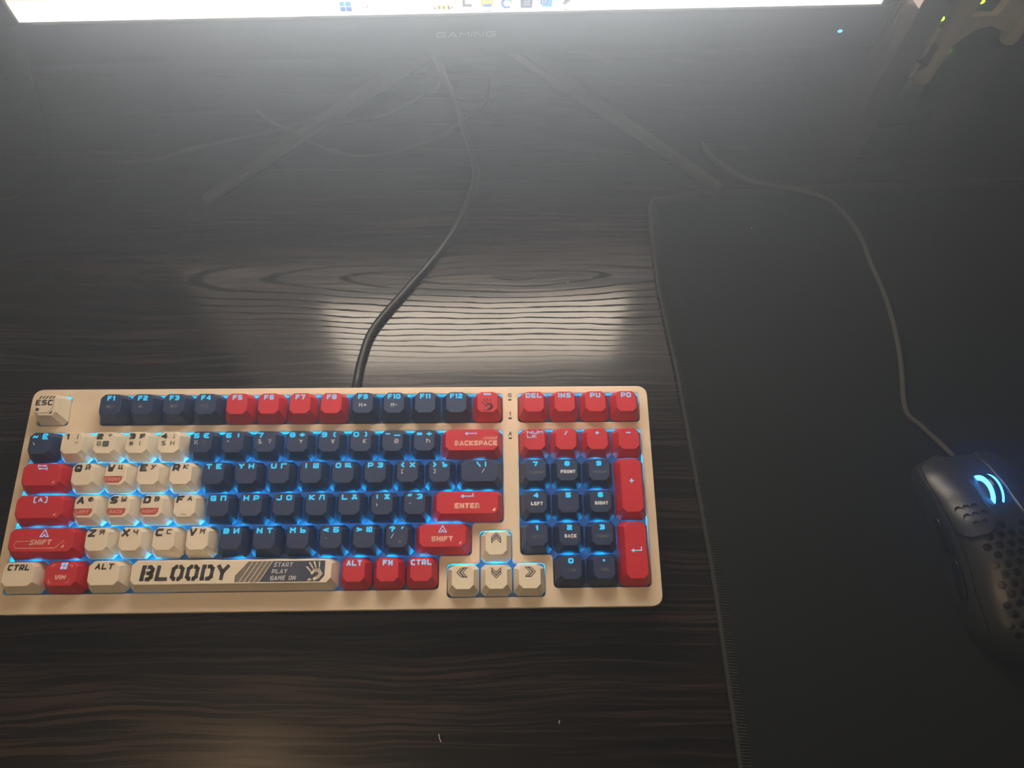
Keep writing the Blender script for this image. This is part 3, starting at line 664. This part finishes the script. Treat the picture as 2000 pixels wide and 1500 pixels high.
def space(p):
    p.text('BLOODY', -50.6, .4, 8.8, 'ink', w=2.15, cw=7.2, gap=1.2, slant=.12, stencil=True, left=True)
    y0, y1 = -5.2, 6.3; sl = .62 * (y1 - y0)
    for i in range(5):
        x = 2.2 + i * 2.75
        pts = [(x, y0), (x + 2.3, y0), (x + 2.3 + sl, y1), (x + sl, y1)]
        if i == 0: pts = [(x, y0), (x + 2.3, y0), (x + 2.3 + sl, y1), (x + sl, y1), (x, y0 + 3.6)]
        p.poly(pts, 'spacebar_grey')
    x = 2.2 + 5 * 2.75
    p.poly([(x, y0), (49.8, y0), (52.6, y0 + 3.0), (52.6, y1), (x + sl, y1)], 'spacebar_navy')
    for t, y in (('START', 4.3), ('PLAY', .6), ('GAME ON', -3.1)):
        p.text(t, 22.8 + .2 * y, y, 2.5, 'grey', w=.5, cw=1.8, gap=.42, slant=.2, left=True, z=.04)
    n0 = len(p.v); hand_mark(p, 47.0, .6, 5.2, 'cream')
    p.v[n0:] = [(a, max(y0, min(y1, b)), .04) for a, b, c in p.v[n0:]]
key(3.75, 5.25, 'cream', 'long cream space bar with dark lettering and hand print', space, w=6.25)
for i, t in enumerate(('ALT', 'FN', 'CTRL')): key(10 + i, 5.25, 'red', 'red %s keycap right of the space bar' % t, top(t, 'litred', gap=.5, cw=2.6))
# --- arrow keys
def chev(a):
    def fn(p):
        c, s_ = math.cos(a), math.sin(a)
        for k in (0.0, 1.7):
            pts = [(-2.6, -1.6 + k), (0, 1.0 + k), (2.6, -1.6 + k), (2.6, -.2 + k), (0, 2.4 + k), (-2.6, -.2 + k)]
            pts = pts[:3] + pts[3:]
            p.line([(x * c - (y - .8) * s_, x * s_ + (y - .8) * c + 3.4) for x, y in pts], .5, 'ink', closed=True)
    return fn
key(14.25, 4.5, 'cream', 'cream up arrow keycap', chev(0)); key(13.25, 5.5, 'cream', 'cream left arrow keycap', chev(math.pi / 2))
key(14.25, 5.5, 'cream', 'cream down arrow keycap', chev(math.pi)); key(15.25, 5.5, 'cream', 'cream right arrow keycap', chev(-math.pi / 2))
# --- number pad
for i, (t, low, m) in enumerate((('7', 'home', 'dim'), ('8', 'FRONT', 'white'), ('9', 'pgup', 'dim'), ('4', 'LEFT', 'white'), ('5', '_', 'dim'), ('6', 'RIGHT', 'white'), ('1', 'end', 'dim'), ('2', 'BACK', 'white'), ('3', 'pgdn', 'dim'), ('0', 'ins', 'dim'), ('.', 'del', 'dim'))):
    x = 15.5 + i % 3 if i < 9 else 16.5 + (i - 9); y = 2.25 + (i // 3 if i < 9 else 3)
    def fn(p, t=t, low=low, m=m):
        if t == '.': p.poly([(-.6, 3.9), (.6, 3.9), (.6, 5.1), (-.6, 5.1)], 'lit')
        else: p.text(t, 0, 4.5, 3.0, 'lit', w=.95, cw=3.1)
        if low == '_': p.line([(-1.3, -3.4), (1.3, -3.4)], .3, 'dim')
        else: p.text(low, .4, -.4, 2.0, m, w=.5 if m == 'white' else .32, cw=1.5 if m == 'white' else 1.7, gap=.32)
    key(x, y, 'navy', 'navy number pad %s keycap' % ('point' if t == '.' else t), fn)
key(18.5, 2.25, 'red', 'tall red number pad plus keycap', lambda p: p.text('+', 0, 3.2, 3.6, 'litred', w=.8, cw=2.6), h=2)
key(18.5, 4.25, 'red', 'tall red number pad enter keycap', lambda p: arrow_left(p, 0, .4, 6.2, 1.8), h=2)
# indicator lights with their letters on the bar between the blocks
for t, yy in (('G', -1.2), ('1', -13.3), ('A', -26.2)):
    p = Print(); p.text(t, 290.3, yy, 2.6, 'ink', w=.55, cw=2.3); o = p.build('marking', kb); o.location = (0, 0, .0001)
    bm = bmesh.new(); box(bm, 289.2 * MM, 291.4 * MM, (yy - 3.6) * MM, (yy - 2.4) * MM, -.6 * MM, .15 * MM, .3 * MM); obj('indicator_light', bm, M['indicator'], kb)
# keyboard cable leaving at the back
P = [Vector((x * MM, y * MM, z * MM)) for x, y, z in ((-2.5, 4, 12), (-2.5, 12, 8), (-2, 24, 3.2), (0, 41, 2.8), (7, 65, 2.7), (30, 99, 2.7), (44, 119, 2.7), (59, 144, 2.7), (70, 170, 2.7), (76, 192, 2.7), (77, 210, 2.7), (70, 240, 2.7), (58, 285, 2.7), (36, 325, 20), (0, 372, 2.8), (-20, 440, 2.7))]
KM = (Matrix.Translation((-0.190, 0, KZ * MM)) @ Matrix.Rotation(TILT, 4, 'X')).inverted()
bm = bmesh.new(); tube(bm, [KM @ q for q in catmull(P, 10)], .0027, 14); obj('cable', bm, M['cable'], kb, True)

# ---------------------------------------------------------------- mouse
mouse = thing('computer_mouse', 'black honeycomb mouse with a lit blue scroll wheel on the mat', 'mouse', (0.3945, -0.100, 0.003), (0, 0, math.radians(7)))
def interp(t, tab):
    for (a, b), (c, d) in zip(tab, tab[1:]):
        if t <= c:
            s_ = (t - a) / (c - a); s_ = s_ * s_ * (3 - 2 * s_) * .5 + s_ * .5; return b + (d - b) * s_
    return tab[-1][1]
WT = [(-64, 3), (-62, 14), (-56, 23), (-45, 29.5), (-25, 32), (0, 29.5), (25, 30), (50, 30), (59, 28), (62, 25), (63, 22)]
HT = [(-64, 5), (-62, 12), (-56, 19.5), (-45, 27), (-25, 34), (-5, 36.5), (15, 34), (35, 28), (50, 21), (60, 14.5), (63, 12)]
def MS(a, y, off=0.0):
    """point on the mouse shell, a = angle from the right side over the top"""
    w = interp(y, WT) + off; h = interp(y, HT) + off
    c, s_ = math.cos(a), math.sin(a); ca = math.copysign(abs(c) ** .8, c); sa = abs(s_) ** .62
    return Vector(((w * ca) * MM, y * MM, (1.0 + (h - 1) * sa) * MM))
bm = bmesh.new(); ys = [-64, -63.2, -62, -59.5, -56, -51, -45, -38, -30, -20, -10, 0, 10, 20, 30, 40, 48, 54, 58, 61, 62.5, 63]; NA = 36; rings = []
for y in ys:
    rings.append([bm.verts.new(MS(math.pi * k / NA, y)) for k in range(NA + 1)])
for A, B in zip(rings, rings[1:]):
    for k in range(NA): bm.faces.new((A[k], A[k + 1], B[k + 1], B[k]))
    bm.faces.new((A[NA], A[0], B[0], B[NA]))
bm.faces.new(rings[0][::-1]); bm.faces.new(rings[-1]); bmesh.ops.recalc_face_normals(bm, faces=bm.faces[:])
shell = obj('shell', bm, M['mouse'], None, True)
# honeycomb holes cut into the shell
bm = bmesh.new(); pitch = 6.3
def hexcut(bm, a, y, r=2.45, off=0.0, d0=-5.5, d1=2.5):
    p = MS(a, y, off); n = (MS(a + .02, y, off) - p).cross(MS(a, y + .4, off) - p).normalized()
    if n.z < 0: n = -n
    q = n.to_track_quat('Z', 'Y').to_matrix()
    A = [bm.verts.new(p + q @ Vector((r * MM * math.cos(k * math.pi / 3), r * MM * math.sin(k * math.pi / 3), d0 * MM))) for k in range(6)]
    B = [bm.verts.new(p + q @ Vector((r * MM * math.cos(k * math.pi / 3), r * MM * math.sin(k * math.pi / 3), d1 * MM))) for k in range(6)]
    for k in range(6): bm.faces.new((A[k], A[(k + 1) % 6], B[(k + 1) % 6], B[k]))
    bm.faces.new(A[::-1]); bm.faces.new(B)
for j in range(12):
    y = 12 - j * pitch * .866
    for i in range(-4, 5):
        x = (i + (j % 2) * .5) * pitch; w = interp(y, WT)
        lim = 19 if y > -20 else 21 - max(0, (-y - 38)) * .45
        if abs(x) > lim or y < -55 or (y > 2 and abs(x) < 3): continue
        c = x / w; ca = math.copysign(abs(c) ** (1 / .8), c); hexcut(bm, math.acos(max(-1, min(1, ca))), y)
for sgn in (1, -1):
    for j in range(3):
        for i in range(3 if j else 2):
            y = 15 + j * 5.4; a = math.radians(90 + sgn * (20 + i * 9.5 + (0 if j % 2 else 4.5)))
            if y < 17: continue
            hexcut(bm, a, y, 1.9, 0.0, -5.0, 1.5)
bmesh.ops.recalc_face_normals(bm, faces=bm.faces[:])
cutter = obj('cutter', bm, M['black'])
md = shell.modifiers.new('b', 'BOOLEAN'); md.operation = 'DIFFERENCE'; md.object = cutter; md.solver = 'EXACT'
dg = bpy.context.evaluated_depsgraph_get(); dg.update()
nm = bpy.data.meshes.new_from_object(shell.evaluated_get(dg)); shell.modifiers.clear()
if len(nm.polygons) > 300: shell.data = nm
bpy.data.objects.remove(cutter)
M['holes'] = M['black']; shell.parent = mouse
for pl in shell.data.polygons: pl.use_smooth = True
shell.data.set_sharp_from_angle(angle=math.radians(40))
def patch(name, aL, aR, y0, y1, o0, o1, mat, cr=0.2, na=14, ny=22, cuts=None):
    """plate on the shell surface between two angles with rounded corners, o0 inner and o1 outer offset"""
    bm = bmesh.new(); T = []; Bt = []
    for j in range(ny + 1):
        t = j / ny; t = .5 - .5 * math.cos(math.pi * t); e = min(t, 1 - t); ins = 0.0
        if e < cr: ins = .42 * (1 - math.sqrt(max(0, 1 - (1 - e / cr) ** 2)))
        y = y0 + (y1 - y0) * t; aa = aL + (aR - aL) * ins; bb = aR - (aR - aL) * ins
        rt = []; rb = []
        for i in range(na + 1):
            s_ = .5 - .5 * math.cos(math.pi * i / na); a = aa + (bb - aa) * s_
            dip = 0.0 if 0 < i < na and 0 < j < ny else -.45
            rt.append(bm.verts.new(MS(a, y, o1 + dip))); rb.append(bm.verts.new(MS(a, y, o0)))
        T.append(rt); Bt.append(rb)
    for j in range(ny):
        for i in range(na):
            bm.faces.new((T[j][i], T[j][i + 1], T[j + 1][i + 1], T[j + 1][i])); bm.faces.new((Bt[j][i], Bt[j + 1][i], Bt[j + 1][i + 1], Bt[j][i + 1]))
        bm.faces.new((T[j][0], T[j + 1][0], Bt[j + 1][0], Bt[j][0])); bm.faces.new((T[j][na], Bt[j][na], Bt[j + 1][na], T[j + 1][na]))
    for i in range(na):
        bm.faces.new((T[0][i], Bt[0][i], Bt[0][i + 1], T[0][i + 1])); bm.faces.new((T[ny][i], T[ny][i + 1], Bt[ny][i + 1], Bt[ny][i]))
    bmesh.ops.recalc_face_normals(bm, faces=bm.faces[:])
    return obj(name, bm, mat, mouse, True)
R = math.radians
for nm_, a0, a1, sgn in (('left_button', R(102), R(150), 1), ('right_button', R(78), R(30), -1)):
    b_ = patch(nm_, a0, a1, 8, 64.5, 0.6, 2.4, M['mouse'], .16)
    bm = bmesh.new()
    for j in range(3):
        for i in range(3 if j else 2):
            y = 15 + j * 5.4; a = R(90 + sgn * (20 + i * 9.5 + (0 if j % 2 else 4.5))); hexcut(bm, a, y, 2.2, 2.2, -1.45, 2.5)
    bmesh.ops.recalc_face_normals(bm, faces=bm.faces[:]); cutter = obj('cutter', bm, M['black'])
    cutter.parent = mouse
    md = b_.modifiers.new('b', 'BOOLEAN'); md.operation = 'DIFFERENCE'; md.object = cutter; md.solver = 'EXACT'
    dg = bpy.context.evaluated_depsgraph_get(); dg.update(); nm2 = bpy.data.meshes.new_from_object(b_.evaluated_get(dg)); b_.modifiers.clear()
    if len(nm2.polygons) > 300: b_.data = nm2
    bpy.data.objects.remove(cutter)
    b_.data.set_sharp_from_angle(angle=math.radians(35))
patch('side_trim', R(153), R(160), -44, 60, 0.2, 1.6, M['mouse'], .05)
patch('side_button', R(163.5), R(173), 2, 26, 0.1, 2.0, M['blackgloss'], .3, 8, 14)
patch('side_button', R(163.5), R(173), -24, -1, 0.1, 2.0, M['blackgloss'], .3, 8, 14)
# scroll wheel: tyre with two glowing rims
def wheel(bm, x0, x1, r0, r1, seg=36):
    lathe(bm, [(r0 * MM, x0 * MM), (r1 * MM, (x0 + (x1 - x0) * .25) * MM), (r1 * MM, (x0 + (x1 - x0) * .75) * MM), (r0 * MM, x1 * MM)], seg, Matrix.Translation((0, 34 * MM, 22.5 * MM)) @ Matrix.Rotation(math.pi / 2, 4, 'Y'))
bm = bmesh.new(); wheel(bm, -2.3, 2.3, 11.2, 12.2); wheel(bm, -3.5, 3.5, 8.6, 9.0); wh = obj('scroll_wheel', bm, M['blackgloss'], mouse)
M['wheel_glow'] = glow('blue_wheel_light', (0.03, 0.30, 1.0), 15.0)
for s_ in (-1, 1):
    bm = bmesh.new(); wheel(bm, 2.3 * s_, 3.3 * s_, 10.8, 11.7); obj('light_ring', bm, M['wheel_glow'], wh)
# braided mouse cable
mc = [(258, 235, 2), (266, 219, 2), (286, 199, 2.5), (304, 190.5, 4.8), (339, 181, 4.8), (356, 166, 4.8), (366, 140, 4.8), (369, 115, 4.8), (373, 88, 4.8), (373.5, 54, 4.8), (371, 30, 4.8), (366.5, -1, 4.8), (374, -13, 5), (381, -24, 6.5), (385, -33, 9.5), (387, -38, 10.5)]
cu = catmull([Vector((a * MM, b * MM, c * MM)) for a, b, c in mc], 26)
MMI = (Matrix.Translation((0.3945, -0.100, 0.003)) @ Matrix.Rotation(R(7), 4, 'Z')).inverted()
bm = bmesh.new(); tube(bm, [MMI @ q for q in cu], .0017, 10, rf=lambda i: .0017 * (1 + .10 * (i % 2))); obj('braided_cable', bm, M['braid'], mouse, True)

# ---------------------------------------------------------------- white stand and router at the far right
e = Vector((0.0896, 0.0478, 0)).normalized(); nn = Vector((e.y, -e.x, 0)); B0 = Vector((0.4531, 0.3048, 0))
ang = math.atan2(e.y, e.x)
stand = thing('white_stand', 'white plastic stand with two round legs joined by an arched web', 'stand', B0, (0, 0, ang))
for x in (0.0, .1016):
    bm = bmesh.new(); lathe(bm, [(.002, 0), (.0045, .001), (.0070, .0032), (.0080, .0075), (.0080, .30)], 28, Matrix.Translation((x, 0, 0))); obj('leg', bm, M['white_plastic'], stand, True).data.set_sharp_from_angle(angle=1.0)
me = slab([[(a * MM, b * MM) for a, b in round_poly([(4, 31), (31, 42), (52, 38), (74, 25), (98, 14), (98, 62), (74, 90), (56, 70), (50, 49), (32, 56), (16, 61), (4, 64)], 4, 4)]], -.003, .003, .0008)
me.transform(Matrix.Rotation(math.pi / 2, 4, 'X')); link('web', me, stand, [M['white_plastic']])
for z0, z1 in ((.014, .027), (.033, .060)):
    me = slab([[(-.0225, z0), (-.0195, z0 + .002), (-.0155, z1), (-.0185, z1)]], -.002, .002, .0)
    me.transform(Matrix.Rotation(math.pi / 2, 4, 'X')); link('side_fin', me, stand, [M['white_plastic']])
bm = bmesh.new(); box(bm, -.0165, -.004, -.003, .003, .02, .042, .001); obj('fin_bracket', bm, M['black'], stand)

router = thing('router', 'black box with green status lights behind the white stand', 'router', (0.47, 0.404, 0.0))
bm = bmesh.new(); box(bm, -.075, .11, -.032, .05, .004, .12, .003); obj('housing', bm, M['black'], router)
for x in (-.055, .085):
    for y in (-.015, .035):
        bm = bmesh.new(); box(bm, x - .008, x + .008, y - .008, y + .008, 0, .0045, .001); obj('foot', bm, M['black'], router)
M['green'] = glow('green_status_light', (0.30, 0.95, 0.02), 8.0)
for x, z in ((0.4866, 0.0085), (0.5124, 0.0261)):
    bm = bmesh.new(); lathe(bm, [(.0024, 0), (.0022, .001), (.0010, .0018)], 14, Matrix.Translation((x - .47, -.0318, z)) @ Matrix.Rotation(math.pi / 2, 4, 'X'))
    obj('status_light', bm, M['green'], router)

# ---------------------------------------------------------------- lint
for i, (x, y, z, a, L_, lab) in enumerate(((59, -196, .2, 1.9, 4.5, 'short white lint thread on the desk in front of the keyboard'), (126, -189, .2, 1.3, 2.2, 'tiny white lint speck on the desk below the arrow keys'),
        (145, 104, .2, .8, 1.6, 'tiny white lint speck on the desk behind the function keys'), (286, 150, 3.2, 2.2, 1.6, 'tiny white lint speck on the upper part of the mouse mat'))):
    c = Vector((x * MM, y * MM, z * MM)); d = Vector((math.cos(a), math.sin(a), 0)); n = Vector((-d.y, d.x, 0))
    bm = bmesh.new(); tube(bm, catmull([c - d * L_ / 2 * MM, c + n * .3 * MM, c + d * L_ / 2 * MM], 4), .0002, 5)
    tag(obj('lint', bm, M['lint']), lab, 'lint', 'white lint specks')
